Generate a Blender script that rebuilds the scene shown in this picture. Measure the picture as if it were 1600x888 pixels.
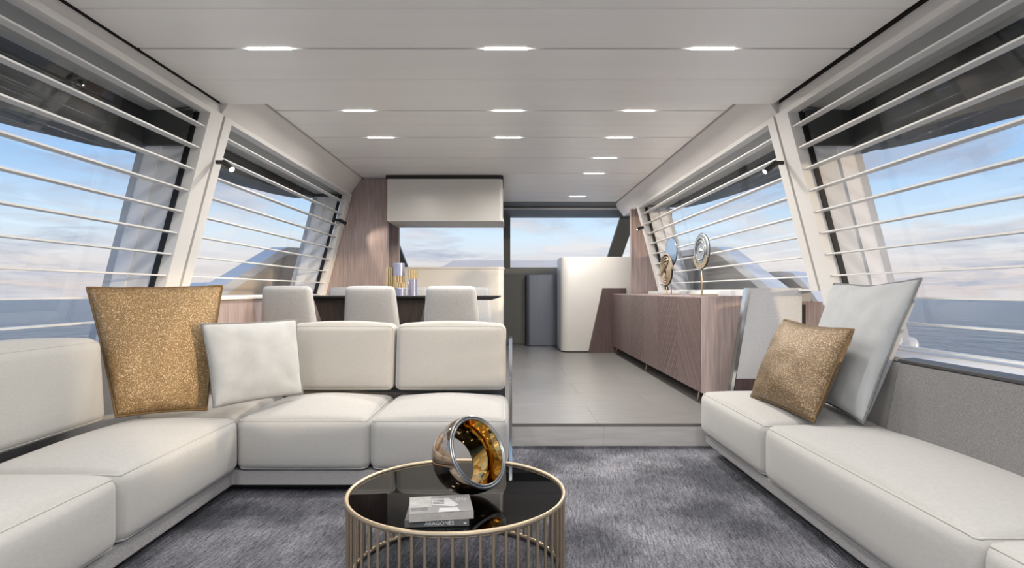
import bpy, math, random
from mathutils import Vector, Matrix, noise

random.seed(7)
scene = bpy.context.scene
C = scene.collection
for o in list(bpy.data.objects):
    bpy.data.objects.remove(o, do_unlink=True)

# ------------------------------------------------------------------ camera
EYE = 1.1
cam = bpy.data.cameras.new('camera')
cam.sensor_width = 36.0
cam.lens = 930 / 1600 * 36.0
cam.shift_x = 4 / 1600
cam.shift_y = 11 / 1600
cam.clip_start = 0.05
cam.clip_end = 2000
camo = bpy.data.objects.new('camera', cam)
C.objects.link(camo)
camo.location = (0, 0, EYE)
camo.rotation_euler = (math.radians(90), 0, 0)
scene.camera = camo

# ------------------------------------------------------------------ exposure
vs = scene.view_settings
vs.view_transform = 'Standard'
vs.look = 'None'
vs.gamma = 1.0
vs.use_curve_mapping = False
vs.exposure = 0.70

# ------------------------------------------------------------------ sky
WORLD_STRENGTH = 1.0
LAMP_W = 6.3
SUN_W = 1.35
world = bpy.data.worlds.new('sky')
scene.world = world
world.use_nodes = True
wt = world.node_tree
wt.nodes.clear()
def wn(t, **kw):
    n = wt.nodes.new(t)
    for k, v in kw.items():
        setattr(n, k, v)
    return n
def wmath(op, a, b=None, clamp=False):
    n = wn('ShaderNodeMath', operation=op, use_clamp=clamp)
    for i, v in enumerate((a, b)):
        if v is None: continue
        if isinstance(v, (int, float)): n.inputs[i].default_value = v
        else: wt.links.new(v, n.inputs[i])
    return n.outputs[0]
tc = wn('ShaderNodeTexCoord')
sep = wn('ShaderNodeSeparateXYZ'); wt.links.new(tc.outputs['Generated'], sep.inputs[0])
elev = wmath('MAXIMUM', sep.outputs[2], 0.0)
ramp = wn('ShaderNodeValToRGB'); wt.links.new(elev, ramp.inputs[0])
cr = ramp.color_ramp
cr.elements[0].position = 0.0; cr.elements[0].color = (0.50, 0.44, 0.42, 1)
cr.elements[1].position = 1.0; cr.elements[1].color = (0.12, 0.25, 0.50, 1)
for p, c in ((0.045, (0.55, 0.52, 0.51)), (0.09, (0.47, 0.57, 0.65)), (0.18, (0.27, 0.43, 0.64)), (0.33, (0.13, 0.29, 0.56))):
    e = cr.elements.new(p); e.color = (*c, 1)
# clouds laid out on a high plane so that they flatten towards the horizon
den = wmath('ADD', elev, 0.10)
cx = wmath('DIVIDE', sep.outputs[0], den)
cy = wmath('DIVIDE', sep.outputs[1], den)
comb = wn('ShaderNodeCombineXYZ')
wt.links.new(cx, comb.inputs[0]); wt.links.new(cy, comb.inputs[1])
nz = wn('ShaderNodeTexNoise'); nz.inputs['Scale'].default_value = 1.0; nz.inputs['Detail'].default_value = 9
nz.inputs['Roughness'].default_value = 0.62; nz.inputs['Distortion'].default_value = 0.4
wt.links.new(comb.outputs[0], nz.inputs['Vector'])
cl = wn('ShaderNodeMapRange'); cl.inputs['From Min'].default_value = 0.44; cl.inputs['From Max'].default_value = 0.60
cl.inputs['To Max'].default_value = 0.85
wt.links.new(nz.outputs[0], cl.inputs['Value'])
nz2 = wn('ShaderNodeTexNoise'); nz2.inputs['Scale'].default_value = 0.5; nz2.inputs['Detail'].default_value = 5
wt.links.new(comb.outputs[0], nz2.inputs['Vector'])
crr = wn('ShaderNodeValToRGB'); wt.links.new(nz2.outputs[0], crr.inputs[0])
crr.color_ramp.elements[0].position = 0.42; crr.color_ramp.elements[0].color = (0.29, 0.32, 0.40, 1)
crr.color_ramp.elements[1].position = 0.58; crr.color_ramp.elements[1].color = (0.58, 0.55, 0.54, 1)
mixc = wn('ShaderNodeMix', data_type='RGBA')
wt.links.new(cl.outputs[0], mixc.inputs['Factor'])
wt.links.new(ramp.outputs[0], mixc.inputs['A']); wt.links.new(crr.outputs[0], mixc.inputs['B'])
bgn = wn('ShaderNodeBackground'); bgn.inputs['Strength'].default_value = WORLD_STRENGTH
wt.links.new(mixc.outputs['Result'], bgn.inputs['Color'])
wo = wn('ShaderNodeOutputWorld'); wt.links.new(bgn.outputs[0], wo.inputs[0])

# ------------------------------------------------------------------ sun (low, warm, from the right and behind)
sl = bpy.data.lights.new('sun', 'SUN')
sl.energy = SUN_W
sl.color = (1.0, 0.76, 0.50)
sl.angle = math.radians(2.5)
so = bpy.data.objects.new('sun', sl); C.objects.link(so)
sdir = Vector((-0.80, 0.50, -0.105)).normalized()
so.rotation_euler = sdir.to_track_quat('-Z', 'Y').to_euler()
so.location = (8, -5, 5)

# ================================================================== helpers
ORG = {}
def link(o):
    C.objects.link(o); return o
def mk(name, verts, faces, mat, parent=None, loc=(0, 0, 0), smooth=False, mats=None, midx=None):
    org = ORG[parent.name] if parent else Vector(loc)
    me = bpy.data.meshes.new(name)
    me.from_pydata([tuple(Vector(v) - org) for v in verts], [], faces)
    me.materials.append(mat)
    if mats:
        for m in mats: me.materials.append(m)
        for p, i in zip(me.polygons, midx): p.material_index = i
    if smooth:
        for p in me.polygons: p.use_smooth = True
    me.update()
    import bmesh
    bm = bmesh.new(); bm.from_mesh(me); bmesh.ops.recalc_face_normals(bm, faces=bm.faces); bm.to_mesh(me); bm.free()
    o = link(bpy.data.objects.new(name, me))
    if parent: o.parent = parent
    else: o.location = org
    ORG[o.name] = Vector(org)
    return o
def empty(name, loc, label=None, cat=None, group=None):
    o = link(bpy.data.objects.new(name, None))
    o.empty_display_size = 0.1
    o.location = loc
    ORG[o.name] = Vector(loc)
    if label: tag(o, label, cat, group)
    return o
def tag(o, label, cat, group=None):
    o['label'] = label; o['category'] = cat
    if group: o['group'] = group
    return o
def struct(o, label=None):
    o['kind'] = 'structure'
    if label: o['label'] = label
    return o
def shell(name, loc=(0, 0, 0), label=None):
    return struct(empty(name, loc), label)
def copy_tree(o, loc, rz=0.0, parent=None):
    c = o.copy(); C.objects.link(c)
    if parent is None:
        c.location = loc; c.rotation_euler = (0, 0, rz)
    else:
        c.parent = parent
    for ch in list(o.children):
        copy_tree(ch, None, 0, c)
    return c
def bevel(o, w, seg=2):
    m = o.modifiers.new('bevel', 'BEVEL'); m.width = w; m.segments = seg; m.limit_method = 'ANGLE'; m.angle_limit = math.radians(40)
    m.harden_normals = False
    return o

def box(name, mat, x0, x1, y0, y1, z0, z1, parent=None, bev=0, loc=None):
    v = [(x, y, z) for z in (z0, z1) for (x, y) in ((x0, y0), (x1, y0), (x1, y1), (x0, y1))]
    f = [(3, 2, 1, 0), (4, 5, 6, 7), (0, 1, 5, 4), (1, 2, 6, 5), (2, 3, 7, 6), (3, 0, 4, 7)]
    o = mk(name, v, f, mat, parent, loc if loc else ((x0 + x1) / 2, (y0 + y1) / 2, z0))
    if bev: bevel(o, bev)
    return o
def prism(name, mat, poly, ext, parent=None, bev=0, loc=None, smooth=False):
    """polygon (3D points) extruded by a vector"""
    n = len(poly); e = Vector(ext)
    v = [Vector(p) for p in poly] + [Vector(p) + e for p in poly]
    f = [tuple(range(n)), tuple(range(2 * n - 1, n - 1, -1))] + [(i, (i + 1) % n, n + (i + 1) % n, n + i) for i in range(n)]
    if loc is None:
        loc = (sum(p[0] for p in v) / len(v), sum(p[1] for p in v) / len(v), min(p[2] for p in v))
    o = mk(name, v, f, mat, parent, loc)
    if bev: bevel(o, bev)
    return o
def loft(name, mat, pa, pb, parent=None, bev=0, loc=None):
    n = len(pa)
    v = [Vector(p) for p in pa] + [Vector(p) for p in pb]
    f = [tuple(range(n)), tuple(range(2 * n - 1, n - 1, -1))] + [(i, (i + 1) % n, n + (i + 1) % n, n + i) for i in range(n)]
    if loc is None:
        loc = (sum(p[0] for p in v) / len(v), sum(p[1] for p in v) / len(v), min(p[2] for p in v))
    o = mk(name, v, f, mat, parent, loc)
    if bev: bevel(o, bev)
    return o
def tube_data(path, r, n=8, closed=False):
    P = [Vector(p) for p in path]; N = len(P)
    v = []; f = []; prev = None
    for i in range(N):
        if closed: t = P[(i + 1) % N] - P[i - 1]
        else: t = P[min(i + 1, N - 1)] - P[max(i - 1, 0)]
        t.normalize()
        if prev is None:
            a = Vector((0, 0, 1)) if abs(t.z) < .9 else Vector((1, 0, 0))
            u = t.cross(a).normalized()
        else:
            u = (prev - t * prev.dot(t)).normalized()
        prev = u; w = t.cross(u)
        rr = r[i] if isinstance(r, (list, tuple)) else r
        for k in range(n):
            a = 2 * math.pi * k / n
            v.append(P[i] + u * (rr * math.cos(a)) + w * (rr * math.sin(a)))
    seg = N if closed else N - 1
    for i in range(seg):
        j = (i + 1) % N
        # find best twist when closing the loop
        off = 0
        if closed and i == N - 1:
            off = min(range(n), key=lambda q: (v[i * n] - v[j * n + q]).length)
        for k in range(n):
            f.append((i * n + k, i * n + (k + 1) % n, j * n + (k + 1 + off) % n, j * n + (k + off) % n))
    if not closed:
        f.append(tuple(range(n - 1, -1, -1))); f.append(tuple(range((N - 1) * n, N * n)))
    return v, f
def tube(name, mat, path, r, parent=None, n=8, closed=False, loc=None):
    v, f = tube_data(path, r, n, closed)
    if loc is None: loc = tuple(path[0])
    return mk(name, v, f, mat, parent, loc, smooth=True)
def lathe_data(profile, n=32, closed_profile=False):
    """profile of (r, z)"""
    v = []; f = []
    m = len(profile)
    for k in range(n):
        a = 2 * math.pi * k / n
        for r, z in profile:
            v.append(Vector((r * math.cos(a), r * math.sin(a), z)))
    for k in range(n):
        k2 = (k + 1) % n
        for i in range(m if closed_profile else m - 1):
            j = (i + 1) % m
            f.append((k * m + i, k2 * m + i, k2 * m + j, k * m + j))
    if not closed_profile:
        if profile[0][0] > 1e-6: f.append(tuple(k * m for k in range(n)))
        if profile[-1][0] > 1e-6: f.append(tuple(k * m + m - 1 for k in range(n)))
    return v, f
def lathe(name, mat, profile, M, parent=None, n=32, closed=False, smooth=True):
    v, f = lathe_data(profile, n, closed)
    v = [M @ p for p in v]
    o = mk(name, v, f, mat, parent, tuple(M.translation), smooth=smooth)
    if smooth:
        em = o.modifiers.new('edges', 'EDGE_SPLIT'); em.split_angle = math.radians(35)
    return o
def frame_from_axis(axis, origin):
    z = Vector(axis).normalized()
    a = Vector((0, 0, 1)) if abs(z.z) < .95 else Vector((1, 0, 0))
    x = a.cross(z).normalized(); y = z.cross(x)
    M = Matrix((x, y, z)).transposed().to_4x4()
    M.translation = Vector(origin)
    return M

# ---- soft cushion made from a rounded, crowned box
def ticks(a, r, m):
    inner = [-a + r + (2 * a - 2 * r) * i / m for i in range(m + 1)]
    lo = [-a, -a + .35 * r, -a + .7 * r]
    return lo + inner + [-t for t in reversed(lo)]
class Cushion:
    def __init__(s, c0, c1, r, crown=(0, 0, 0), xf=None, bend=None):
        s.c = (Vector(c0) + Vector(c1)) / 2
        s.h = (Vector(c1) - Vector(c0)) / 2
        s.r = r; s.crown = crown; s.xf = xf
    def map(s, p):
        a = s.h; r = s.r
        inner = Vector([max(-a[i] + r, min(a[i] - r, p[i])) for i in range(3)])
        d = Vector(p) - inner
        q = inner + d.normalized() * r if d.length > 1e-9 else Vector(p)
        n = [p[i] / a[i] for i in range(3)]
        for i in range(3):
            j, k = (i + 1) % 3, (i + 2) % 3
            e = 2 if i == 2 else 4
            w = (1 - abs(n[j]) ** e) * (1 - abs(n[k]) ** e)
            if i == 2 and n[2] < 0: w *= .15
            q[i] += s.crown[i] * n[i] * max(w, 0)
        q += s.c
        return s.xf(q) if s.xf else q
    def mesh(s, m=(10, 10, 5)):
        T = [ticks(s.h[i], s.r, m[i]) for i in range(3)]
        idx = {}; v = []; f = []
        def vid(i, j, k):
            key = (i, j, k)
            if key not in idx:
                idx[key] = len(v); v.append(s.map((T[0][i], T[1][j], T[2][k])))
            return idx[key]
        L = [len(t) - 1 for t in T]
        for ax in range(3):
            b, c = (ax + 1) % 3, (ax + 2) % 3
            for e in (0, L[ax]):
                for i in range(L[b]):
                    for j in range(L[c]):
                        q = []
                        for (di, dj) in ((0, 0), (1, 0), (1, 1), (0, 1)):
                            K = [0, 0, 0]; K[ax] = e; K[b] = i + di; K[c] = j + dj
                            q.append(vid(*K))
                        f.append(tuple(q))
        return v, f
    def loop(s, ax, side, out=0.0):
        """piping path round the edge of one face"""
        b, c = (ax + 1) % 3, (ax + 2) % 3
        Tb = ticks(s.h[b], s.r, 8); Tc = ticks(s.h[c], s.r, 8)
        P = []
        rr = s.r * .65
        hb, hc = s.h[b], s.h[c]
        def pt(x, y):
            K = [0, 0, 0]; K[ax] = side * s.h[ax]; K[b] = x; K[c] = y
            return s.map(K)
        for t in Tb[1:-1]: P.append(pt(t, -hc))
        for t in Tc[1:-1]: P.append(pt(hb, t))
        for t in reversed(Tb[1:-1]): P.append(pt(t, hc))
        for t in reversed(Tc[1:-1]): P.append(pt(-hb, t))
        return P
def cushion(name, mat, c0, c1, r=.05, crown=(.01, .01, .03), parent=None, pipe=None, pipe_mat=None, xf=None, m=(10, 10, 5), pipe_r=.0045):
    cu = Cushion(c0, c1, r, crown, xf)
    v, f = cu.mesh(m)
    o = mk(name, v, f, mat, parent, smooth=True)
    if pipe:
        for ax, side in pipe:
            tube('piping', pipe_mat or mat, cu.loop(ax, side), pipe_r, o, 6, True)
    return o

def pillow(name, mat, seam_mat, corners, T, label, cat='pillow', group=None, n=26, pull=.05, seed=0, dent=0.0, pipe_r=.007):
    BL, BR, TR, TL = [Vector(c) for c in corners]
    nrm = (BR - BL).cross(TL - BL).normalized()
    v = []; f = []; idx = {}
    def base(u, w):
        uu = u * (1 - pull * (1 - w * w)); ww = w * (1 - pull * (1 - u * u))
        if w > 0: ww -= dent * w * math.exp(-(u * 2.2) ** 2)
        a = (uu + 1) / 2; b = (ww + 1) / 2
        return BL * (1 - a) * (1 - b) + BR * a * (1 - b) + TR * a * b + TL * (1 - a) * b
    def thick(u, w):
        k = max(0, (1 - u * u)) ** .5 * max(0, (1 - w * w)) ** .5
        nn = noise.noise(Vector((u * 1.6 + seed, w * 1.6, seed * 1.7))) * .16 + noise.noise(Vector((u * 4 + seed, w * 4, 3.1))) * .05
        # creases radiating from the corners
        for su in (-1, 1):
            for sw in (-1, 1):
                du, dw = (1 - u * su), (1 - w * sw)
                d = math.hypot(du, dw)
                nn += .10 * math.exp(-d * 2.2) * math.sin(math.atan2(dw, du) * 9 + seed)
        return T / 2 * k ** .85 * (1 + nn)
    tt = [-math.cos(math.pi * i / n) * .55 + (-1 + 2 * i / n) * .45 for i in range(n + 1)]
    for side in (1, -1):
        for i, u in enumerate(tt):
            for j, w in enumerate(tt):
                edge = i in (0, n) or j in (0, n)
                if edge and side == -1:
                    idx[(side, i, j)] = idx[(1, i, j)]; continue
                wob = nrm * (.006 * noise.noise(Vector((u * 3 + seed, w * 3, 9.0))))
                p = base(u, w) + nrm * (side * thick(u, w)) + wob
                idx[(side, i, j)] = len(v); v.append(p)
        for i in range(n):
            for j in range(n):
                q = (idx[(side, i, j)], idx[(side, i + 1, j)], idx[(side, i + 1, j + 1)], idx[(side, i, j + 1)])
                f.append(q if side == 1 else q[::-1])
    lo = (BL + BR) / 2
    o = mk(name, v, f, mat, None, tuple(lo), smooth=True)
    tag(o, label, cat, group)
    path = []
    for u in tt[:-1]: path.append((u, -1))
    for w in tt[:-1]: path.append((1, w))
    for u in reversed(tt[1:]): path.append((u, 1))
    for w in reversed(tt[1:]): path.append((-1, w))
    pp = [base(u, w) + nrm * (.006 * noise.noise(Vector((u * 3 + seed, w * 3, 9.0)))) for u, w in path]
    tube('seam_piping', seam_mat, pp, pipe_r, o, 6, True)
    return o

# ================================================================== materials
def mat(name, col, rough=.5, metal=0.0, var=0.0, vscale=6.0, stretch=(1, 1, 1), bump=0.0, bscale=None, bdetail=4, spec=.5,
        col2=None, rand=0.0, sheen=0.0, coat=0.0, lo=.35, hi=.65, bdist=.01):
    m = bpy.data.materials.new(name); m.use_nodes = True
    nt = m.node_tree; b = nt.nodes['Principled BSDF']
    b.inputs['Roughness'].default_value = rough; b.inputs['Metallic'].default_value = metal
    b.inputs['Specular IOR Level'].default_value = spec
    b.inputs['Sheen Weight'].default_value = sheen
    b.inputs['Coat Weight'].default_value = coat
    tcn = nt.nodes.new('ShaderNodeTexCoord')
    mp = nt.nodes.new('ShaderNodeMapping'); mp.inputs['Scale'].default_value = stretch
    geo = nt.nodes.new('ShaderNodeNewGeometry')
    nt.links.new(geo.outputs['Position'], mp.inputs['Vector'])
    nz = nt.nodes.new('ShaderNodeTexNoise'); nz.inputs['Scale'].default_value = vscale; nz.inputs['Detail'].default_value = 5
    nt.links.new(mp.outputs[0], nz.inputs['Vector'])
    rp = nt.nodes.new('ShaderNodeValToRGB'); nt.links.new(nz.outputs[0], rp.inputs[0])
    c2 = col2 if col2 else tuple(c * (1 - var) for c in col)
    rp.color_ramp.elements[0].position = lo; rp.color_ramp.elements[0].color = (*c2, 1)
    rp.color_ramp.elements[1].position = hi; rp.color_ramp.elements[1].color = (*col, 1)
    out = rp.outputs[0]
    if rand:
        oi = nt.nodes.new('ShaderNodeObjectInfo')
        mr = nt.nodes.new('ShaderNodeMapRange'); mr.inputs['To Min'].default_value = 1 - rand; mr.inputs['To Max'].default_value = 1 + rand
        nt.links.new(oi.outputs['Random'], mr.inputs['Value'])
        hs = nt.nodes.new('ShaderNodeHueSaturation'); nt.links.new(mr.outputs[0], hs.inputs['Value'])
        nt.links.new(out, hs.inputs['Color']); out = hs.outputs[0]
    nt.links.new(out, b.inputs['Base Color'])
    if bump:
        n2 = nt.nodes.new('ShaderNodeTexNoise'); n2.inputs['Scale'].default_value = bscale or vscale; n2.inputs['Detail'].default_value = bdetail
        nt.links.new(mp.outputs[0], n2.inputs['Vector'])
        bp = nt.nodes.new('ShaderNodeBump'); bp.inputs['Strength'].default_value = bump; bp.inputs['Distance'].default_value = bdist
        nt.links.new(n2.outputs[0], bp.inputs['Height']); nt.links.new(bp.outputs[0], b.inputs['Normal'])
    return m
def emit(name, col, st):
    m = bpy.data.materials.new(name); m.use_nodes = True
    nt = m.node_tree; nt.nodes.clear()
    e = nt.nodes.new('ShaderNodeEmission'); e.inputs[0].default_value = (*col, 1); e.inputs[1].default_value = st
    o = nt.nodes.new('ShaderNodeOutputMaterial'); nt.links.new(e.outputs[0], o.inputs[0])
    return m
def glassy(name, tint, refl, rough=0.0, ior=1.45):
    m = bpy.data.materials.new(name); m.use_nodes = True
    nt = m.node_tree; nt.nodes.clear()
    t = nt.nodes.new('ShaderNodeBsdfTransparent'); t.inputs[0].default_value = (*tint, 1)
    g = nt.nodes.new('ShaderNodeBsdfGlossy'); g.inputs['Roughness'].default_value = rough
    fr = nt.nodes.new('ShaderNodeFresnel'); fr.inputs[0].default_value = ior
    mu = nt.nodes.new('ShaderNodeMath'); mu.operation = 'MULTIPLY'; mu.inputs[1].default_value = refl
    nt.links.new(fr.outputs[0], mu.inputs[0])
    mx = nt.nodes.new('ShaderNodeMixShader'); nt.links.new(mu.outputs[0], mx.inputs[0])
    nt.links.new(t.outputs[0], mx.inputs[1]); nt.links.new(g.outputs[0], mx.inputs[2])
    o = nt.nodes.new('ShaderNodeOutputMaterial'); nt.links.new(mx.outputs[0], o.inputs[0])
    return m

M_ceil = mat('ceiling_lacquer', (.93, .92, .905), .35, var=.03, vscale=2, stretch=(.3, 3, 3))
M_gap = mat('shadow_gap', (.03, .028, .027), .8, var=.2)
M_fascia = mat('fascia_lacquer', (.84, .815, .79), .4, var=.03, vscale=2)
M_frame = mat('window_frame_paint', (.84, .82, .79), .35, var=.03, vscale=3)
M_slat = mat('slat_paint', (.80, .79, .77), .4, var=.04, vscale=3)
M_gasket = mat('black_gasket', (.012, .012, .013), .5, var=.2)
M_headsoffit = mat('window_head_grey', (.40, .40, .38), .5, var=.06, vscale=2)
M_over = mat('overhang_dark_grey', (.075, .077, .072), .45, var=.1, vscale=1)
M_jamb = mat('exterior_jamb_grey', (.80, .80, .80), .3, var=.05, vscale=1.5)
M_pillar = mat('exterior_pillar_white', (.93, .93, .94), .3, var=.03, vscale=1.5)
M_edge = mat('exterior_edge_grey', (.60, .61, .63), .35, var=.05, vscale=1.5)
M_hull = mat('hull_white', (.84, .84, .85), .25, var=.03, vscale=1)
M_bulw = mat('bulwark_grey', (.36, .34, .31), .5, var=.06, vscale=1)
M_bulwl = mat('bulwark_sunlit_tint', (.72, .60, .47), .5, var=.05, vscale=1)  # warmer and lighter than the grey: sunlight painted into the colour
M_deck = mat('side_deck', (.66, .63, .58), .7, var=.15, vscale=4, stretch=(12, .6, 1))
M_wood = mat('mauve_wood', (.46, .365, .345), .42, var=.35, vscale=9, stretch=(6, 6, .35), bump=.15, bscale=14, lo=.3, hi=.7)
M_woodd = mat('dark_mauve_wood', (.13, .085, .082), .38, var=.4, vscale=9, stretch=(6, 6, .35), bump=.15, bscale=14, lo=.3, hi=.7)
M_ven = mat('veneer_mauve', (.172, .120, .114), .38, var=.2, vscale=9, stretch=(1, 2.5, 2.5), rand=.12, lo=.3, hi=.7)
M_ven2 = mat('veneer_mauve_dark', (.143, .098, .093), .38, var=.2, vscale=9, stretch=(1, 2.5, 2.5), rand=.12, lo=.3, hi=.7)
M_floorw = mat('pale_oak', (.205, .198, .192), .33, var=.2, vscale=5, stretch=(.7, 7, 7), bump=.06, bscale=9, rand=.03, lo=.3, hi=.7)
M_riser = mat('oak_riser_lightened', (.62, .60, .575), .4, var=.16, vscale=5, stretch=(.7, 7, 7), bump=.06, bscale=9, lo=.3, hi=.7)  # floor oak again, lightened to paint in light on the upright face
M_cream = mat('cream_lacquer', (.76, .735, .69), .28, var=.03, vscale=2)
M_sofa = mat('ivory_linen', (.455, .445, .425), .85, var=.07, vscale=60, stretch=(1, 1, 4), bump=.35, bscale=320, sheen=.25, spec=.25, bdist=.002)
M_sofap = mat('ivory_piping', (.485, .475, .455), .85, var=.08, vscale=80, spec=.2)
M_plinth = mat('grey_plinth_fabric', (.42, .41, .41), .9, var=.35, vscale=260, bump=.3, bscale=300, spec=.2, bdist=.002)
M_backgrey = mat('charcoal_weave', (.26, .255, .255), .9, var=.45, vscale=300, bump=.3, bscale=350, spec=.2, bdist=.002)
M_darkcap = mat('dark_cap', (.05, .05, .052), .4, var=.1)
M_greycush = mat('grey_velvet', (.44, .455, .465), .8, var=.12, vscale=9, bump=.2, bscale=90, sheen=.5, spec=.2, bdist=.003)
M_greyseam = mat('grey_seam', (.20, .21, .215), .8, var=.2, vscale=40)
M_chairf = mat('pale_grey_tweed', (.46, .465, .475), .9, var=.22, vscale=170, bump=.3, bscale=250, sheen=.2, spec=.2, bdist=.002)
M_panel = mat('speckled_grey_felt', (.72, .72, .73), .6, var=.14, vscale=110, spec=.3)
M_chrome = mat('chrome', (.80, .80, .80), .12, 1.0, var=.02)
M_steel = mat('brushed_steel_blue', (.20, .215, .25), .35, .7, var=.1, vscale=6, stretch=(20, 20, .3))
M_olive = mat('dark_olive_lacquer', (.13, .125, .105), .4, var=.08, vscale=2)
M_darkframe = mat('windscreen_dark_frame', (.17, .18, .175), .45, var=.1, vscale=2)
M_black = mat('black_satin', (.014, .013, .013), .3, var=.2)
M_darkwood = mat('wenge', (.055, .038, .034), .4, var=.4, vscale=8, stretch=(6, 6, .5))
M_lav = mat('lavender_glaze', (.36, .38, .52), .18, .55, var=.15, vscale=9, stretch=(6, 6, .3))
M_gold = mat('gold', (.88, .70, .42), .28, 1.0, var=.06, vscale=12)
M_champ = mat('champagne_gold', (.56, .46, .33), .42, 1.0, var=.06, vscale=12)
M_ringgold = mat('polished_gold', (.72, .47, .16), .07, 1.0, var=.04, vscale=5)
M_ringout = mat('polished_bronze', (.55, .43, .33), .10, 1.0, var=.04, vscale=5)
M_rimsteel = mat('polished_steel', (.30, .30, .29), .3, 1.0, var=.05)
M_paper = mat('book_pages', (.72, .70, .66), .8, var=.15, vscale=300, stretch=(.01, .01, 1))
M_bookg = mat('book_cover_grey', (.24, .24, .245), .5, var=.15, vscale=20)
M_bookp = mat('book_cover_pale', (.40, .40, .39), .5, var=.25, vscale=30)
M_bookm = mat('book_art_mid', (.15, .15, .155), .5, var=.3, vscale=40)
M_bookd = mat('book_cover_slate', (.10, .104, .104), .5, var=.2, vscale=20)
M_bookw = mat('book_art_white', (.55, .55, .55), .5, var=.08, vscale=40)
M_bookb = mat('book_spine_beige', (.36, .34, .315), .5, var=.1, vscale=30)
M_rope = mat('bronze_rope', (.36, .29, .21), .55, .1, var=.4, vscale=60)
M_bluedisc = mat('blue_mirror_disc', (.30, .42, .58), .2, .4, var=.08, vscale=6)
M_silver = mat('silver_disc', (.36, .40, .44), .35, .4, var=.15, vscale=16)
M_led = emit('led_strip', (1.0, .97, .93), 5.0)
M_spot = emit('spot_lens', (1.0, .95, .88), 25.0)
M_pane = glassy('window_glass', (.97, .98, .99), .08)
M_table_glass = glassy('smoked_glass', (.13, .125, .12), .8, 0.02, 1.6)

# gold sequin fabric with fine glitter
def glitter(name, ca, cb, cc):
    m = mat(name, ca, .45, .35, col2=cb, vscale=260, lo=.38, hi=.62, bump=.6, bscale=240, bdist=.004)
    nt = m.node_tree; b = nt.nodes['Principled BSDF']
    geo = nt.nodes.new('ShaderNodeNewGeometry')
    vo = nt.nodes.new('ShaderNodeTexVoronoi'); vo.inputs['Scale'].default_value = 330
    nt.links.new(geo.outputs['Position'], vo.inputs['Vector'])
    sp = nt.nodes.new('ShaderNodeSeparateColor'); nt.links.new(vo.outputs['Color'], sp.inputs[0])
    gt = nt.nodes.new('ShaderNodeMath'); gt.operation = 'GREATER_THAN'; gt.inputs[1].default_value = .86
    nt.links.new(sp.outputs[0], gt.inputs[0])
    mx = nt.nodes.new('ShaderNodeMix'); mx.data_type = 'RGBA'
    old = b.inputs['Base Color'].links[0].from_socket
    nt.links.new(gt.outputs[0], mx.inputs['Factor']); nt.links.new(old, mx.inputs['A'])
    mx.inputs['B'].default_value = (*cc, 1)
    nt.links.new(mx.outputs['Result'], b.inputs['Base Color'])
    return m
M_sequin = glitter('gold_sequin', (.34, .225, .105), (.165, .10, .042), (.62, .48, .30))
M_sequind = glitter('bronze_sequin', (.24, .16, .085), (.09, .058, .03), (.52, .39, .24))
M_sequinseam = mat('sequin_seam', (.20, .12, .05), .6, .3, var=.4, vscale=120)

# carpet : wavy ribs with worn lighter patches
def carpet():
    m = bpy.data.materials.new('blue_grey_carpet'); m.use_nodes = True
    nt = m.node_tree; b = nt.nodes['Principled BSDF']
    b.inputs['Roughness'].default_value = .95; b.inputs['Specular IOR Level'].default_value = .15
    geo = nt.nodes.new('ShaderNodeNewGeometry')
    mp = nt.nodes.new('ShaderNodeMapping'); nt.links.new(geo.outputs['Position'], mp.inputs['Vector'])
    mp.inputs['Rotation'].default_value = (0, 0, math.radians(7))
    ms = nt.nodes.new('ShaderNodeMapping'); ms.inputs['Scale'].default_value = (1.0, .10, 1)
    nt.links.new(mp.outputs[0], ms.inputs['Vector'])
    wv = nt.nodes.new('ShaderNodeTexNoise'); wv.inputs['Scale'].default_value = 120; wv.inputs['Detail'].default_value = 2
    wv.inputs['Distortion'].default_value = 1.2
    nt.links.new(ms.outputs[0], wv.inputs['Vector'])
    n1 = nt.nodes.new('ShaderNodeTexNoise'); n1.inputs['Scale'].default_value = 2.1; n1.inputs['Detail'].default_value = 4
    nt.links.new(mp.outputs[0], n1.inputs['Vector'])
    n2 = nt.nodes.new('ShaderNodeTexNoise'); n2.inputs['Scale'].default_value = 90; n2.inputs['Detail'].default_value = 3
    nt.links.new(mp.outputs[0], n2.inputs['Vector'])
    r1 = nt.nodes.new('ShaderNodeValToRGB'); nt.links.new(n1.outputs[0], r1.inputs[0])
    r1.color_ramp.elements[0].position = .36; r1.color_ramp.elements[0].color = (.085, .087, .102, 1)
    r1.color_ramp.elements[1].position = .66; r1.color_ramp.elements[1].color = (.255, .256, .29, 1)
    ad = nt.nodes.new('ShaderNodeMath'); ad.operation = 'MULTIPLY_ADD'; ad.inputs[1].default_value = 1.3
    nt.links.new(wv.outputs[0], ad.inputs[0]); nt.links.new(n2.outputs[0], ad.inputs[2])
    mr = nt.nodes.new('ShaderNodeMapRange'); mr.inputs['From Min'].default_value = .80; mr.inputs['From Max'].default_value = 1.50
    mr.inputs['To Min'].default_value = .38; mr.inputs['To Max'].default_value = 1.5
    nt.links.new(ad.outputs[0], mr.inputs['Value'])
    mm = nt.nodes.new('ShaderNodeVectorMath'); mm.operation = 'SCALE'
    nt.links.new(r1.outputs[0], mm.inputs[0]); nt.links.new(mr.outputs[0], mm.inputs['Scale'])
    nt.links.new(mm.outputs[0], b.inputs['Base Color'])
    bp = nt.nodes.new('ShaderNodeBump'); bp.inputs['Strength'].default_value = .8; bp.inputs['Distance'].default_value = .01
    nt.links.new(ad.outputs[0], bp.inputs['Height']); nt.links.new(bp.outputs[0], b.inputs['Normal'])
    return m
M_carpet = carpet()
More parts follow.
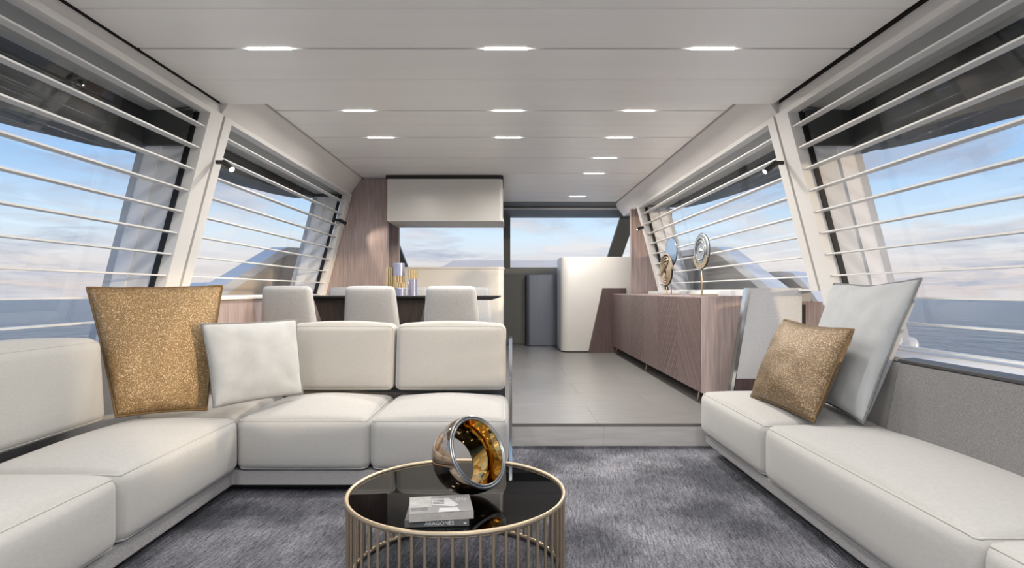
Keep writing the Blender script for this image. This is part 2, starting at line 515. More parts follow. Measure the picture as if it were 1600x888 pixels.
def sea_mat():
    m = bpy.data.materials.new('sea_water'); m.use_nodes = True
    nt = m.node_tree; b = nt.nodes['Principled BSDF']
    b.inputs['Roughness'].default_value = .18; b.inputs['Base Color'].default_value = (.06, .08, .092, 1)
    geo = nt.nodes.new('ShaderNodeNewGeometry')
    mp = nt.nodes.new('ShaderNodeMapping'); nt.links.new(geo.outputs['Position'], mp.inputs['Vector'])
    mp.inputs['Scale'].default_value = (.55, .22, 1)
    n1 = nt.nodes.new('ShaderNodeTexNoise'); n1.inputs['Scale'].default_value = 1.0; n1.inputs['Detail'].default_value = 8; n1.inputs['Roughness'].default_value = .6
    nt.links.new(mp.outputs[0], n1.inputs['Vector'])
    bp = nt.nodes.new('ShaderNodeBump'); bp.inputs['Strength'].default_value = .8; bp.inputs['Distance'].default_value = 1.6
    nt.links.new(n1.outputs[0], bp.inputs['Height']); nt.links.new(bp.outputs[0], b.inputs['Normal'])
    return m
M_sea = sea_mat()

# ================================================================== setting
ZS = .17          # raised floor
YS = 4.176        # step riser
H1, H2 = 2.357, 2.48
XT = {1: 1.80, -1: 1.935}
def wx(s, z, off=0.0):
    return s * (XT[s] + .26 * (2.28 - z) + off)
YAFT = -1.3

# sea (stuff nobody could count)
R = 300; sv = [(0, 0, -2.2)] + [(R * math.cos(a * math.pi / 48), R * math.sin(a * math.pi / 48), -2.2) for a in range(96)]
sea = mk('sea', sv, [(0, 1 + i, 1 + (i + 1) % 96) for i in range(96)], M_sea)
sea['kind'] = 'structure'; sea['label'] = 'rippled blue grey sea stretching to the horizon'

# floors
fl = box('floor', M_carpet, -2.25, 2.2, YAFT, YS + .03, -.05, 0); struct(fl, 'blue grey ribbed carpet of the seating area')
fr = shell('floor_raised', (0, YS, 0), 'pale oak raised floor with a step')
box('subfloor', M_gap, -2.3, 2.2, YS + .03, 11, -.05, ZS - .022, fr)
ys = YS; k = 0
while ys < 10.9:
    w = .60
    xs = [-.06, .62 if k % 2 == 0 else .30, 2.0]
    if k == 0: xs = [-2.2, .62, 2.05]
    elif k % 2: xs = [-.06, 1.15, 2.05]
    for i in range(len(xs) - 1):
        box('plank', M_floorw, xs[i] + .0008, xs[i + 1] - .0008, ys + (.0 if k == 0 else .0008), ys + w - .0008, ZS - .022, ZS, fr)
    ys += w; k += 1
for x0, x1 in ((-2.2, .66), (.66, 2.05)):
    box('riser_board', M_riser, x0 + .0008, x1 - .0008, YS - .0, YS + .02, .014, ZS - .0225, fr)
box('riser_trim', M_chrome, -2.2, 2.05, YS + .002, YS + .02, 0, .013, fr)
pl = box('floor_dining', M_floorw, -2.2, -.085, YS + .35, 8.6, ZS, .29); struct(pl, 'low oak platform beneath the dining table')

# ceilings
def ceiling_panels(root, z, x0, x1, ys, thick_lines, th=.03):
    for i in range(len(ys) - 1):
        a = .010 if i in thick_lines else .0025
        b = .010 if (i + 1) in thick_lines else .0025
        box('ceiling_panel', M_ceil, x0, x1, ys[i] + a, ys[i + 1] - b, z, z + th, root)
c1 = shell('ceiling', (0, 1.5, H1), 'white panelled ceiling over the seating area')
Y1 = [YAFT, -.95, -.50, -.05, .40, .845, 1.29, 1.74, 2.19, 2.645, 3.084, 3.542, 4.0]
ceiling_panels(c1, H1, -1.922, 1.772, Y1, {2, 4, 6, 8, 10})
box('ceiling_backing', M_gap, -2.05, 1.90, YAFT, 3.985, H1 + .0305, H1 + .06, c1)
c2 = shell('ceiling_dining', (0, 6.5, H2), 'higher panelled ceiling over the dining area')
Y2 = [3.9, 4.15, 4.551, 4.95, 5.347, 5.76, 6.17, 6.57, 6.975, 7.40, 7.82, 8.25, 8.672, 9.05, 9.45]
ceiling_panels(c2, H2, -1.785, 1.65, Y2, {2, 4, 6, 8, 12})
box('ceiling_backing', M_gap, -2.0, 1.85, 3.9, 9.5, H2 + .0305, H2 + .06, c2)
rf = box('roof', M_hull, -2.75, 2.6, YAFT - .1, 10.3, 2.56, 2.72); struct(rf, 'white deck roof above the saloon')

# side walls, windows, slats
def yz_prism(name, m, s, pts, off0, off1, parent):
    """prism with (y, z) outline following the leaning window plane, between two offsets"""
    a = [(wx(s, z, off0), y, z) for y, z in pts]; b = [(wx(s, z, off1), y, z) for y, z in pts]
    return loft(name, m, a, b, parent)
def bar(name, m, s, y0, y1, z0, z1, off0, off1, parent):
    return yz_prism(name, m, s, [(y0, z0), (y1, z0), (y1, z1), (y0, z1)], off0, off1, parent)
ZSLAT = [2.16 - .137 * i for i in range(11)]
def side_window(name, s, y0, y1, zb, over, label, jamb_y, frame_w=.16, nslats=11):
    root = shell(name, (wx(s, 1.5), (y0 + y1) / 2, zb), label)
    # inner frame : head, sill, stiles
    bar('window_frame', M_frame, s, y1 - frame_w, y1, zb, 2.28, -.02, .05, root)
    bar('window_frame', M_frame, s, y0, y0 + .10, zb, 2.28, -.02, .05, root)
    bar('window_frame', M_frame, s, y0 + .10, y1 - frame_w, 2.25, 2.28, -.02, .05, root)
    bar('window_sill', M_frame, s, y0 + .10, y1 - frame_w, zb, zb + .014, -.02, .32, root)
    for z in ZSLAT[:nslats]:
        if z < zb + .05: continue
        xa, xb = wx(s, z, -.008), wx(s, z, .044)
        box('slat', M_slat, min(xa, xb), max(xa, xb), y0 + .02, y1 - frame_w + .01, z - .0045, z + .0045, root)
    # black gasket, reveals, exterior pillar
    bar('gasket', M_gasket, s, jamb_y - .02, jamb_y, zb, 2.25, .051, .085, root)
    bar('jamb', M_jamb, s, jamb_y - .01, jamb_y + .1, zb, 2.30, .086, .235, root)
    bar('pillar', M_pillar, s, jamb_y - .02, jamb_y + .1, zb - .2, 2.30, .236, .335, root)
    bar('pillar_edge', M_edge, s, jamb_y - .01, jamb_y + .1, zb - .2, 2.30, .336, .39, root)
    # head lining and dark exterior overhang
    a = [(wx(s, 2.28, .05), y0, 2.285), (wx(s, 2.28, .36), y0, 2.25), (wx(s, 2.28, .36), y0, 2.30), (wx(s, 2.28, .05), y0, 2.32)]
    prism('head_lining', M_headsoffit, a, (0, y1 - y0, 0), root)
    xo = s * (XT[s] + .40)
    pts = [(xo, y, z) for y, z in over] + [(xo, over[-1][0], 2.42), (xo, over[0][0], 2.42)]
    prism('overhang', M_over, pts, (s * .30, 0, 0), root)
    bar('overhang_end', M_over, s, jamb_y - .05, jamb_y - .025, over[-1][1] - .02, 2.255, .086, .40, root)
    # pane of glass
    bar('pane', M_pane, s, y0, jamb_y - .055, zb, 2.26, .30, .306, root)
    return root

over_near = [(-1.3, 1.80), (.6, 1.82), (1.6, 1.86), (2.3, 1.90), (2.8, 1.95), (3.3, 1.985), (3.75, 2.02), (4.0, 2.05)]
over_far_l = [(4.0, 2.06), (4.8, 2.09), (5.8, 2.13), (6.6, 2.18), (7.3, 2.24)]
over_far_r = [(4.0, 2.06), (4.8, 2.10), (5.8, 2.14), (6.8, 2.18), (7.6, 2.22), (8.4, 2.28)]
side_window('window_1', -1, YAFT, 3.99, .78, over_near, 'slatted port window beside the L-shaped sofa', 3.84)
side_window('window_2', -1, 4.02, 7.25, 1.05, over_far_l, 'slatted port window beside the dining table', 7.10, .14, 9)
side_window('window_3', 1, .05, 3.99, .74, over_near, 'slatted starboard window beside the long sofa', 3.84)
side_window('window_4', 1, 4.02, 8.35, 1.10, over_far_r, 'slatted starboard window above the sideboard', 8.18, .14, 9)

# dark joint and mullion lower ends
for s, nm in ((-1, 'trim_1'), (1, 'trim_2')):
    t = shell(nm, (wx(s, 1.5), 4.0, .6), 'window mullion cover with dark joint')
    bar('joint', M_gasket, s, 3.992, 4.018, .9, 2.27, .0, .05, t)
    bar('mullion_back', M_frame, s, 3.86, 4.12, .6, 2.30, .052, .085, t)

# fascias and lower side walls
def side_wall(name, s, xb, zb1, zb2, ye, label):
    w = shell(name, (s * 2, 3, 0), label)
    # upright fascia over the near window with a bright lower lip
    xi = s * (XT[s] + .005); xo = s * (XT[s] + .25)
    box('fascia', M_fascia, min(xi, xo), max(xi, xo), YAFT, 3.99, 2.285, 2.352, w)
    box('fascia_top', M_gap, min(xi, xo) if s > 0 else min(xi, xo), max(xi, xo), YAFT, 3.985, 2.3525, 2.40, w)
    # sloping fascia over the dining window
    xe = {1: 1.665, -1: 1.80}[s]
    a = [(s * xe, 3.99, H2 - .01), (s * XT[s], 3.99, 2.281), (s * (XT[s] + .30), 3.99, 2.30), (s * (XT[s] + .30), 3.99, H2 + .05), (s * xe, 3.99, H2 + .05)]
    prism('fascia', M_fascia, a, (0, ye - 3.99, 0), w)
    return w
wl = side_wall('wall_left', -1, 2.2, .86, 1.05, 7.25, 'port side of the saloon')
box('lower_wall', M_fascia, -2.38, -2.235, YAFT, 4.15, 0, .778, wl)
box('lower_panel', M_wood, -2.38, -2.12, 4.16, 7.24, ZS, 1.035, wl)
box('sill_ledge', M_cream, -2.5, -2.10, 4.16, 7.24, 1.036, 1.050, wl)
wr = side_wall('wall_right', 1, 2.2, .74, 1.10, 9.4, 'starboard side of the saloon')
box('lower_wall', M_fascia, 2.20, 2.34, YAFT, 4.0, 0, .738, wr)
box('sill_ledge', M_fascia, 1.965, 2.30, YAFT, 4.0, .745, .768, wr)
box('lower_panel', M_wood, 2.06, 2.34, 4.45, 8.5, 0, 1.02, wr)
box('dark_slot', M_gap, 2.118, 2.19, 4.40, 4.449, .60, 1.0, wr)
box('upper_panel', M_panel, 1.985, 2.34, 4.62, 8.5, ZS, 1.10, wr)

box('aft_sun_block', M_fascia, 1.80, 2.40, YAFT, .049, .78, 2.284, wr)  # unseen panel added to keep sun off the near port sofa
# side decks, raised bulwarks
for s, nm in ((-1, 'deck_port'), (1, 'deck_starboard')):
    x0, x1 = sorted((s * 2.36, s * 3.6))
    d = box(nm, M_deck, x0, x1, YAFT - 1, 12, -.1, .1); struct(d, 'side deck outside the windows')
ck = box('deck_aft_bounce', M_deck, -3.2, 3.2, -6.0, YAFT - .001, -.1, 0); struct(ck, 'unseen aft cockpit deck added to bounce light into the saloon')  # out-of-view pale deck, added to bounce daylight up to the ceiling
def bulwark(nm, s, x, pts, m, cap_r, label):
    b = shell(nm, (s * x, pts[0][0], .1), label)
    pp = [(s * x, y, z) for y, z in pts] + [(s * x, pts[-1][0], .1), (s * x, pts[0][0], .1)]
    prism('side', m, pp, (s * .12, 0, 0), b)
    P = [(s * x - s * .012, y, z) for y, z in pts]
    path = []
    for i in range(len(P) - 1):
        path.append(P[i])
    path.append(P[-1])
    # flat pale capping
    top = [Vector((s * (x - .02), y, z)) for y, z in pts]
    nn = []
    for i, p in enumerate(top):
        t = top[min(i + 1, len(top) - 1)] - top[max(i - 1, 0)]
        nrm = Vector((0, -t.z, t.y)).normalized()
        nn.append(nrm)
    v = []; f = []
    for p, q in zip(top, nn):
        v += [p - q * cap_r, p + q * .02, p + q * .02 + Vector((s * .2, 0, 0)), p - q * cap_r + Vector((s * .2, 0, 0))]
    for i in range(len(top) - 1):
        for k in range(4):
            f.append((4 * i + k, 4 * i + (k + 1) % 4, 4 * i + 4 + (k + 1) % 4, 4 * i + 4 + k))
    f.append((0, 1, 2, 3)); f.append(tuple(4 * (len(top) - 1) + k for k in (3, 2, 1, 0)))
    mk('capping', v, f, M_hull, b)
    return b
bulwark('bulwark_port', -1, 2.9, [(5.3, .92), (5.8, 1.07), (7.5, 1.60), (7.75, 1.65), (8.1, 1.67), (9.4, 1.72), (11.5, 1.80)], M_bulwl, .08, 'raised bulwark ramp tinted sunlit beige, seen beyond the dining window')
bulwark('bulwark_port_outer', -1, 3.3, [(5.6, .92), (6.3, 1.12), (6.55, 1.17), (8.5, 1.24)], M_bulw, .06, 'low dark outer bulwark to port')
bulwark('bulwark_starboard', 1, 2.7, [(5.5, .90), (6.1, 1.10), (7.5, 1.60), (7.8, 1.66), (8.3, 1.68), (11.5, 1.78)], M_bulw, .07, 'grey raised bulwark ramp seen beyond the sideboard')
bulwark('bulwark_starboard_outer', 1, 3.3, [(6.3, .95), (6.6, 1.16), (6.9, 1.29), (7.2, 1.32), (9.0, 1.33)], M_bulw, .05, 'low grey outer bulwark to starboard')

# forward end : windscreen, A pillars, header, dashboard bar, foredeck
ws = shell('window_5', (0, 10.5, 1.5), 'dark framed windscreen at the bow')
prism('header', M_darkframe, [(-1.9, 9.2, 2.475), (-1.9, 10.0, 2.36), (-1.9, 10.25, 2.36), (-1.9, 10.25, 2.56), (-1.9, 9.2, 2.56)], (4.2, 0, 0), ws)
prism('header_lip', M_edge, [(-1.9, 9.46, 2.425), (-1.9, 9.52, 2.40), (-1.9, 9.52, 2.43)], (4.0, 0, 0), ws)
def strut(nm, m, p, q, wx_, wy):
    p = Vector(p); q = Vector(q)
    a = [p + Vector(d) for d in ((-wx_, -wy, 0), (wx_, -wy, 0), (wx_, wy, 0), (-wx_, wy, 0))]
    b = [q + Vector(d) for d in ((-wx_, -wy, 0), (wx_, -wy, 0), (wx_, wy, 0), (-wx_, wy, 0))]
    return loft(nm, m, a, b, ws)
strut('mullion', M_darkframe, (-.045, 11.0, 1.40), (-.045, 10.1, 2.40), .06, .05)
strut('pillar', M_darkframe, (1.86, 11.2, 1.40), (2.03, 10.1, 2.42), .13, .06)
strut('pillar', M_darkframe, (-1.98, 11.2, 1.40), (-2.2, 10.1, 2.42), .13, .06)
box('lower_bar', M_darkframe, -2.2, 2.2, 10.85, 11.1, 1.40, 1.53, ws)
v = [(-2.0, 11.05, 1.5), (2.05, 11.05, 1.5), (2.05, 10.12, 2.4), (-2.0, 10.12, 2.4)]
prism('pane', M_pane, v, (0, .008, .008), ws)
fd = shell('foredeck', (0, 13, 1.0), 'white foredeck seen through the windscreen')
prism('coachroof', M_hull, [(-1.75, 13.2, 1.2), (-1.75, 13.2, 1.60), (-1.45, 13.2, 1.66), (-1.25, 13.2, 1.78), (1.05, 13.2, 1.78), (1.3, 13.2, 1.64), (1.3, 13.2, 1.2)], (0, 2.2, 0), fd)
box('deck', M_hull, -3.3, 3.3, 11.2, 17, 1.0, 1.25, fd)
bk = shell('wall_front', (0, 11, 0), 'bulkhead below the windscreen')
box('bulkhead', M_olive, -2.2, 2.2, 10.6, 10.72, ZS, 1.40, bk)

# wooden bulkheads
wlb = shell('wall_galley', (-1.9, 7.3, ZS), 'mauve wood bulkhead beside the dining window')
prism('wood_panel', M_wood, [(-2.32, 7.26, ZS), (-1.49, 7.26, ZS), (-1.49, 7.26, H2 - .012), (-1.83, 7.26, H2 - .012), (-1.97, 7.26, 2.28), (-2.32, 7.26, 1.0)], (0, .10, 0), wlb)
prism('wood_panel', M_wood, [(-1.62, 7.8, ZS), (-1.45, 7.8, ZS), (-1.45, 7.8, H2 - .012), (-1.62, 7.8, H2 - .012)], (0, .08, 0), wlb)
wrb = shell('wall_helm', (2.0, 8.6, ZS), 'mauve wood bulkhead beside the starboard window')
box('wood_panel', M_wood, 1.76, 2.35, 8.60, 8.70, ZS, 2.29, wrb)

# ================================================================== lamps
def led(x, y, z, pw=1.0):
    e = empty('ceiling_light', (x, y, z))
    box('lens', M_led, x - .112, x + .112, y - .0095, y + .0095, z - .004, z + .012, e)
    L = bpy.data.lights.new('strip_glow', 'AREA'); L.shape = 'RECTANGLE'; L.size = .22; L.size_y = .03
    L.energy = LAMP_W * pw; L.color = (1.0, .955, .895); L.spread = math.radians(170)
    lo = link(bpy.data.objects.new('strip_glow', L)); lo.parent = e; lo.location = (0, 0, -.012)
    return e
POS = {-1.244: 'left', -.015: 'middle', 1.02: 'right'}
rowname = {3.084: 'in the row nearest the camera', 4.551: 'in the second row', 5.347: 'in the third row'}
for y in (3.084,):
    for x, nm in ((-1.244, 'left'), (-.018, 'middle'), (1.055, 'right')):
        tag(led(x, y, H1, .6), f'{nm} white strip light {rowname[y]} of ceiling lights', 'light', 'linear ceiling lights')
for y in (4.551, 5.347):
    for x, nm in ((-1.155, 'left'), (-.01, 'middle'), (.992, 'right')):
        tag(led(x, y, H2, 1.5), f'{nm} white strip light {rowname[y]} of ceiling lights', 'light', 'linear ceiling lights')
for y, nm in ((6.17, 'lone small strip light just beyond the third row of ceiling lights'), (6.975, 'lone small strip light second beyond the third ceiling row'), (8.672, 'farthest tiny strip light near the windscreen')):
    tag(led(.992, y, H2, 2.0), nm, 'light', 'linear ceiling lights')
for y, pw in ((2.19, .25), (1.29, .45), (.40, 1.5), (-.50, 1.9)):     # the rows that carry on over and behind the camera
    for x in (-1.244, -.018, 1.055):
        tag(led(x, y, H1, pw), 'white strip light overhead, outside the picture', 'light', 'ceiling lights above the camera')

def spot(p, d, label, en=6):
    p = Vector(p); d = Vector(d).normalized()
    e = empty('spot_lamp', tuple(p)); tag(e, label, 'spotlight', 'small black spot lamps')
    lathe('barrel', M_black, [(.0, 0), (.021, 0), (.021, .105), (.018, .105), (.017, .09), (0, .09)], frame_from_axis(d, p), e, 20)
    lathe('lens', M_spot, [(.0, 0), (.0165, 0), (.0165, .003), (0, .003)], frame_from_axis(d, p + d * .092), e, 16)
    L = bpy.data.lights.new('beam', 'SPOT'); L.energy = en; L.spot_size = math.radians(75); L.spot_blend = .6; L.shadow_soft_size = .012; L.color = (1, .86, .70)
    lo = link(bpy.data.objects.new('beam', L)); lo.parent = e; lo.location = d * .11
    lo.rotation_euler = d.to_track_quat('-Z', 'Y').to_euler()
    return e
def bracket(e, p, s):
    x0, x1 = sorted((p[0], p[0] + s * .05))
    box('bracket', M_black, x0, x1, p[1] - .012, p[1] + .012, p[2] - .012, p[2] + .012, e)
for p, d, s, lb in (((-1.93, 4.02, 1.97), (.55, -.30, -.42), -1, 'black spot lamp on the port mullion near the L-shaped sofa'),
                    ((1.80, 4.02, 1.965), (-.55, -.1, -.42), 1, 'black spot lamp on the starboard mullion above the grey pillow'),
                    ((-2.02, 7.06, 1.945), (.75, .08, -.42), -1, 'black spot lamp beside the mauve wood bulkhead'),
                    ((1.86, 8.25, 1.99), (-.75, -.1, -.30), 1, 'black spot lamp at the far starboard window corner')):
    bracket(spot(p, d, lb, 8 if 'wood' in lb else 6), p, s)

# ================================================================== L-shaped sofa
SEAT = .418
sf = empty('corner_sofa', (-1.3, 3.2, 0), 'ivory linen L-shaped corner sofa with piped cushions', 'sofa')
PB = .135
# plinth
prism('plinth', M_plinth, [(-1.49, .3, .055), (-1.49, 3.2, .055), (-.02, 3.2, .055), (-.02, 4.10, .055), (-2.2, 4.10, .055), (-2.2, .3, .055)], (0, 0, PB - .055), sf, .006)
prism('recessed_base', M_gap, [(-1.60, .4, 0), (-1.60, 3.32, 0), (-.10, 3.32, 0), (-.10, 4.0, 0), (-2.1, 4.0, 0), (-2.1, .4, 0)], (0, 0, .056), sf)
P2 = [(2, 1)]
kw = dict(parent=sf, pipe=[(2, 1), (2, -1)], pipe_mat=M_sofap)
cushion('seat_cushion', M_sofa, (-2.04, 2.235, PB), (-1.455, 3.21, SEAT), .05, (.018, .008, .052), **kw)
cushion('seat_cushion', M_sofa, (-2.04, 1.23, PB), (-1.455, 2.23, SEAT), .05, (.018, .008, .052), **kw)
cushion('seat_cushion', M_sofa, (-2.04, .28, PB), (-1.455, 1.225, SEAT), .05, (.018, .008, .052), **kw)
cushion('seat_cushion', M_sofa, (-2.04, 3.215, PB), (-1.47, 3.93, SEAT + .01), .05, (.0, .0, .03), parent=sf)
cushion('seat_cushion', M_sofa, (-1.465, 3.17, PB), (-.752, 3.93, SEAT), .05, (.008, .02, .058), **kw)
cushion('seat_cushion', M_sofa, (-.748, 3.17, PB), (-.012, 3.93, SEAT), .05, (.008, .02, .058), **kw)
# back cushions, leaning
def lean_y(q):
    return Vector((q.x, q.y + (q.z - .45) * .16, q.z))
def lean_x(q):
    return Vector((q.x - (q.z - .45) * .06, q.y, q.z))
kb = dict(parent=sf, pipe=[(1, -1)], pipe_mat=M_sofap, xf=lean_y)
cushion('back_cushion', M_sofa, (-1.46, 3.86, .45), (-.755, 4.02, .878), .045, (.0, .026, .022), **kb)
cushion('back_cushion', M_sofa, (-.750, 3.86, .45), (-.022, 4.02, .878), .045, (.0, .026, .022), **kb)
cushion('back_cushion', M_sofa, (-2.02, 3.86, .455), (-1.465, 4.02, .87), .045, (.0, .015, .008), **kb)
for y0, y1 in ((1.95, 3.0), (.85, 1.945)):
    cushion('back_cushion', M_sofa, (-2.19, y0, .445), (-2.02, y1, .862), .05, (.018, .012, .03), parent=sf, pipe=[(0, 1)], pipe_mat=M_sofap, xf=lean_x)
# outer shell
box('back_shell', M_plinth, -2.2, -.03, 4.085, 4.135, PB, .74, sf, .008)
box('back_shell', M_plinth, -2.215, -2.196, .3, 4.08, PB, .80, sf)
# chrome edged side panel
box('side_panel', M_plinth, -.002, .010, 3.951, 4.084, .06, .764, sf)
box('side_frame', M_chrome, -.004, .018, 3.925, 3.95, .03, .785, sf)
box('side_frame', M_chrome, -.004, .018, 4.085, 4.11, .03, .785, sf)
box('side_frame', M_chrome, -.004, .018, 3.951, 4.084, .765, .785, sf)
box('side_frame', M_chrome, -.004, .018, 3.33, 3.924, .03, .055, sf)

# ================================================================== long sofa on the right
s2 = empty('bench_sofa', (1.6, 2.2, 0), 'ivory long bench sofa along the starboard window', 'sofa')
box('plinth', M_plinth, 1.325, 2.18, .2, 4.02, .075, PB, s2, .006)
box('recessed_base', M_gap, 1.45, 2.15, .3, 3.95, 0, .076, s2)
kw = dict(parent=s2, pipe=[(2, 1), (2, -1)], pipe_mat=M_sofap)
cushion('seat_cushion', M_sofa, (1.30, 3.055, PB), (1.92, 4.06, SEAT), .05, (.018, .018, .05), **kw)
cushion('seat_cushion', M_sofa, (1.30, 1.66, PB), (1.90, 3.05, SEAT), .05, (.018, .006, .058), m=(10, 14, 5), **kw)
cushion('seat_cushion', M_sofa, (1.30, .3, PB), (1.90, 1.655, SEAT), .05, (.018, .006, .058), m=(10, 14, 5), **kw)
# grey woven backrest with dark cap
def bx(z): return 1.82 + (z - .43) * .20
prism('backrest', M_backgrey, [(bx(.40), .3, .40), (bx(.755), .3, .755), (bx(.755) + .06, .3, .755), (bx(.40) + .06, .3, .40)], (0, 2.58, 0), s2, .006)
prism('backrest_cap', M_darkcap, [(bx(.755) - .004, .3, .757), (bx(.755) - .002, .3, .772), (bx(.755) + .075, .3, .778), (bx(.755) + .075, .3, .757)], (0, 2.585, 0), s2, .002)
box('back_shell', M_fascia, 1.965, 2.19, .3, 4.02, PB, .740, s2)

# ================================================================== pillows
pillow('throw_pillow', M_sequin, M_sequinseam,
       [(-1.995, 3.02, .462), (-1.655, 3.25, .452), (-1.665, 3.45, 1.13), (-2.215, 3.12, 1.117)], .20,
       'large gold sequin pillow leaning in the corner of the L-shaped sofa', seed=1.3, pull=.025)
pillow('throw_pillow', M_greycush, M_greyseam,
       [(-1.555, 3.13, .488), (-1.225, 3.52, .495), (-1.30, 3.62, .926), (-1.645, 3.18, .922)], .17,
       'pale grey velvet pillow beside the large gold sequin pillow', seed=4.1, pull=.04)
pillow('throw_pillow', M_sequind, M_sequinseam,
       [(1.46, 3.60, .465), (1.50, 2.93, .455), (1.735, 3.0, .905), (1.69, 3.66, .925)], .19,
       'small bronze sequin pillow on the long bench sofa', seed=2.2, pull=.045, dent=.03)
pillow('throw_pillow', M_greycush, M_greyseam,
       [(1.78, 3.64, .48), (1.725, 2.90, .455), (2.05, 2.96, 1.16), (2.02, 3.70, 1.145)], .20,
       'large pale grey pillow leaning behind the bronze sequin pillow', seed=5.6, pull=.045, dent=.035)

# ================================================================== coffee table
TX, TY, TR, TZ = -.205, 2.324, .419, .32
tb = empty('coffee_table', (TX, TY, 0), 'round coffee table with smoked glass top and brass rod cage', 'table')
MT = Matrix.Translation((TX, TY, 0))
lathe('table_top', M_table_glass, [(0, TZ - .012), (TR - .012, TZ - .012), (TR - .012, TZ - .002), (0, TZ - .002)], MT, tb, 96)
def ring(nm, r, z, t, m):
    return lathe(nm, m, [(r + t * math.cos(a * math.pi / 5), z + t * math.sin(a * math.pi / 5)) for a in range(10)], MT, tb, 96, True)
ring('rim', TR - .002, TZ, .0085, M_champ)
ring('inner_ring', TR - .022, TZ - .018, .005, M_champ)
ring('base_ring', TR - .008, .012, .009, M_champ)
rod0 = None
for k in range(58):
    a = 2 * math.pi * k / 58
    x, y = TX + (TR - .004) * math.cos(a), TY + (TR - .004) * math.sin(a)
    if rod0 is None:
        rod0 = lathe('rod', M_champ, [(.0052, .014), (.0052, TZ - .004)], Matrix.Translation((x, y, 0)), tb, 8)
        x0, y0 = x, y
    else:
        r = rod0.copy(); C.objects.link(r); r.parent = tb; r.location = (x - x0, y - y0, 0)

# leaning gold ring ornament
ax = Vector((.696, -.569, .45)).normalized()
rc = Vector((-.158, 2.285, .32 + .146))
rg = empty('ring_sculpture', (rc.x, rc.y, .32), 'polished gold hollow ring sculpture tilted on the coffee table', 'sculpture')
MR = frame_from_axis(ax, rc)
Rs = .145
prof = [(.108, -.085), (.121, -.072), (.131, -.052), (.139, -.028), (.1435, 0), (.1450, .025), (.1435, .045), (.140, .058)]
inner = [(.101, -.088), (.099, -.080), (.099, -.04), (.100, -.01), (.104, .012), (.112, .032), (.121, .050), (.124, .057)]
def open_lathe(nm, m, profile, M, parent, n=64):
    v, f = lathe_data(profile, n, False)
    f = [q for q in f if len(q) == 4]
    return mk(nm, [M @ p for p in v], f, m, parent, smooth=True)
open_lathe('outer_shell', M_ringout, prof + [], MR, rg)
open_lathe('inner_bowl', M_ringgold, [(prof[0][0], prof[0][1])] + inner, MR, rg)
def ring_at(nm, m, r, z, tr, M, parent, n=64):
    lathe(nm, m, [(r + tr * math.cos(a * math.pi / 5), z + tr * math.sin(a * math.pi / 5)) for a in range(10)], M, parent, n, True)
ring_at('rim', M_rimsteel, prof[-1][0] - .004, .058, .0055, MR, rg)
ring_at('rim', M_rimsteel, .127, .059, .0045, MR, rg)

# books
def book(loc, w, d, h, rz, cover, spine, name_label):
    e = empty('book', loc); tag(e, name_label, 'book', 'books on the coffee table')
    ORG[e.name] = Vector((0, 0, 0))
    box('pages', M_paper, -w / 2 + .004, w / 2 - .004, -d / 2 + .004, d / 2 - .004, .003, h - .003, e)
    box('cover', cover, -w / 2, w / 2, -d / 2, d / 2, h - .003, h, e)
    box('cover', cover, -w / 2, w / 2, -d / 2, d / 2, 0, .003, e)
    box('spine', spine, -w / 2, w / 2, -d / 2 - .001, -d / 2 + .003, .0, h, e)
    e.rotation_euler = (0, 0, rz)
    return e
def text_mesh(nm, s, size, m, parent, M):
    cu = bpy.data.curves.new(nm, 'FONT'); cu.body = s; cu.size = size; cu.align_x = 'CENTER'; cu.align_y = 'CENTER'; cu.extrude = .0003
    to = bpy.data.objects.new(nm, cu); C.objects.link(to)
    dg = bpy.context.evaluated_depsgraph_get()
    me = bpy.data.meshes.new_from_object(to.evaluated_get(dg))
    bpy.data.objects.remove(to, do_unlink=True)
    me.transform(M)
    me.materials.clear(); me.materials.append(m)
    o = link(bpy.data.objects.new(nm, me)); o.parent = parent
    ORG[o.name] = ORG[parent.name]
    return o
BX, BY = -.243, 2.045
b1 = book((BX - .002, BY, TZ), .212, .150, .022, math.radians(4), M_bookd, M_bookd, 'slate grey book with ARAGONES on its spine, lower of the two')
MS = Matrix.Translation((.008, -.0766, .011)) @ Matrix.Rotation(math.radians(90), 4, 'X')
text_mesh('spine_lettering', 'ARAGONÉS', .0185, M_bookw, b1, MS)
box('publisher_mark', M_bookw, .088, .097, -.0767, -.0757, .007, .012, b1)
b2 = book((BX + .006, BY + .002, TZ + .0225), .212, .165, .025, math.radians(9), M_bookg, M_bookb, 'pale grey photo-covered book on top of the other book')
def art(nm, m, poly, dz=.0004):
    prism(nm, m, [(x, y * 1.2, .0251) for x, y in poly], (0, 0, dz), b2)
art('cover_art', M_bookp, [(-.104, -.02), (-.03, -.02), (-.03, .062), (-.104, .062)])
art('cover_art', M_bookm, [(-.100, -.045), (-.045, -.045), (-.045, -.022), (-.100, -.022)])
art('cover_art', M_bookw, [(-.028, -.005), (.045, -.025), (.06, -.012), (.03, .045), (-.028, .045)])
for q in range(4):
    art('cover_art', M_bookm, [(-.026, -.0 + q * .012), (.012, -.002 + q * .012), (.014, .004 + q * .012), (-.026, .005 + q * .012)], .0008)
art('cover_art', M_bookw, [(-.01, -.062), (.062, -.062), (.055, -.035), (-.005, -.032)])
for q in range(7):
    a = math.radians(150 - q * 26); c = (.072, .012)
    p = (c[0] + .012 * math.cos(a), c[1] + .015 * math.sin(a)); r2 = (c[0] + .026 * math.cos(a), c[1] + .036 * math.sin(a))
    art('cover_flourish', M_bookw, [(p[0] - .0015, p[1]), (p[0] + .0015, p[1]), (r2[0] + .0015, r2[1]), (r2[0] - .0015, r2[1])])
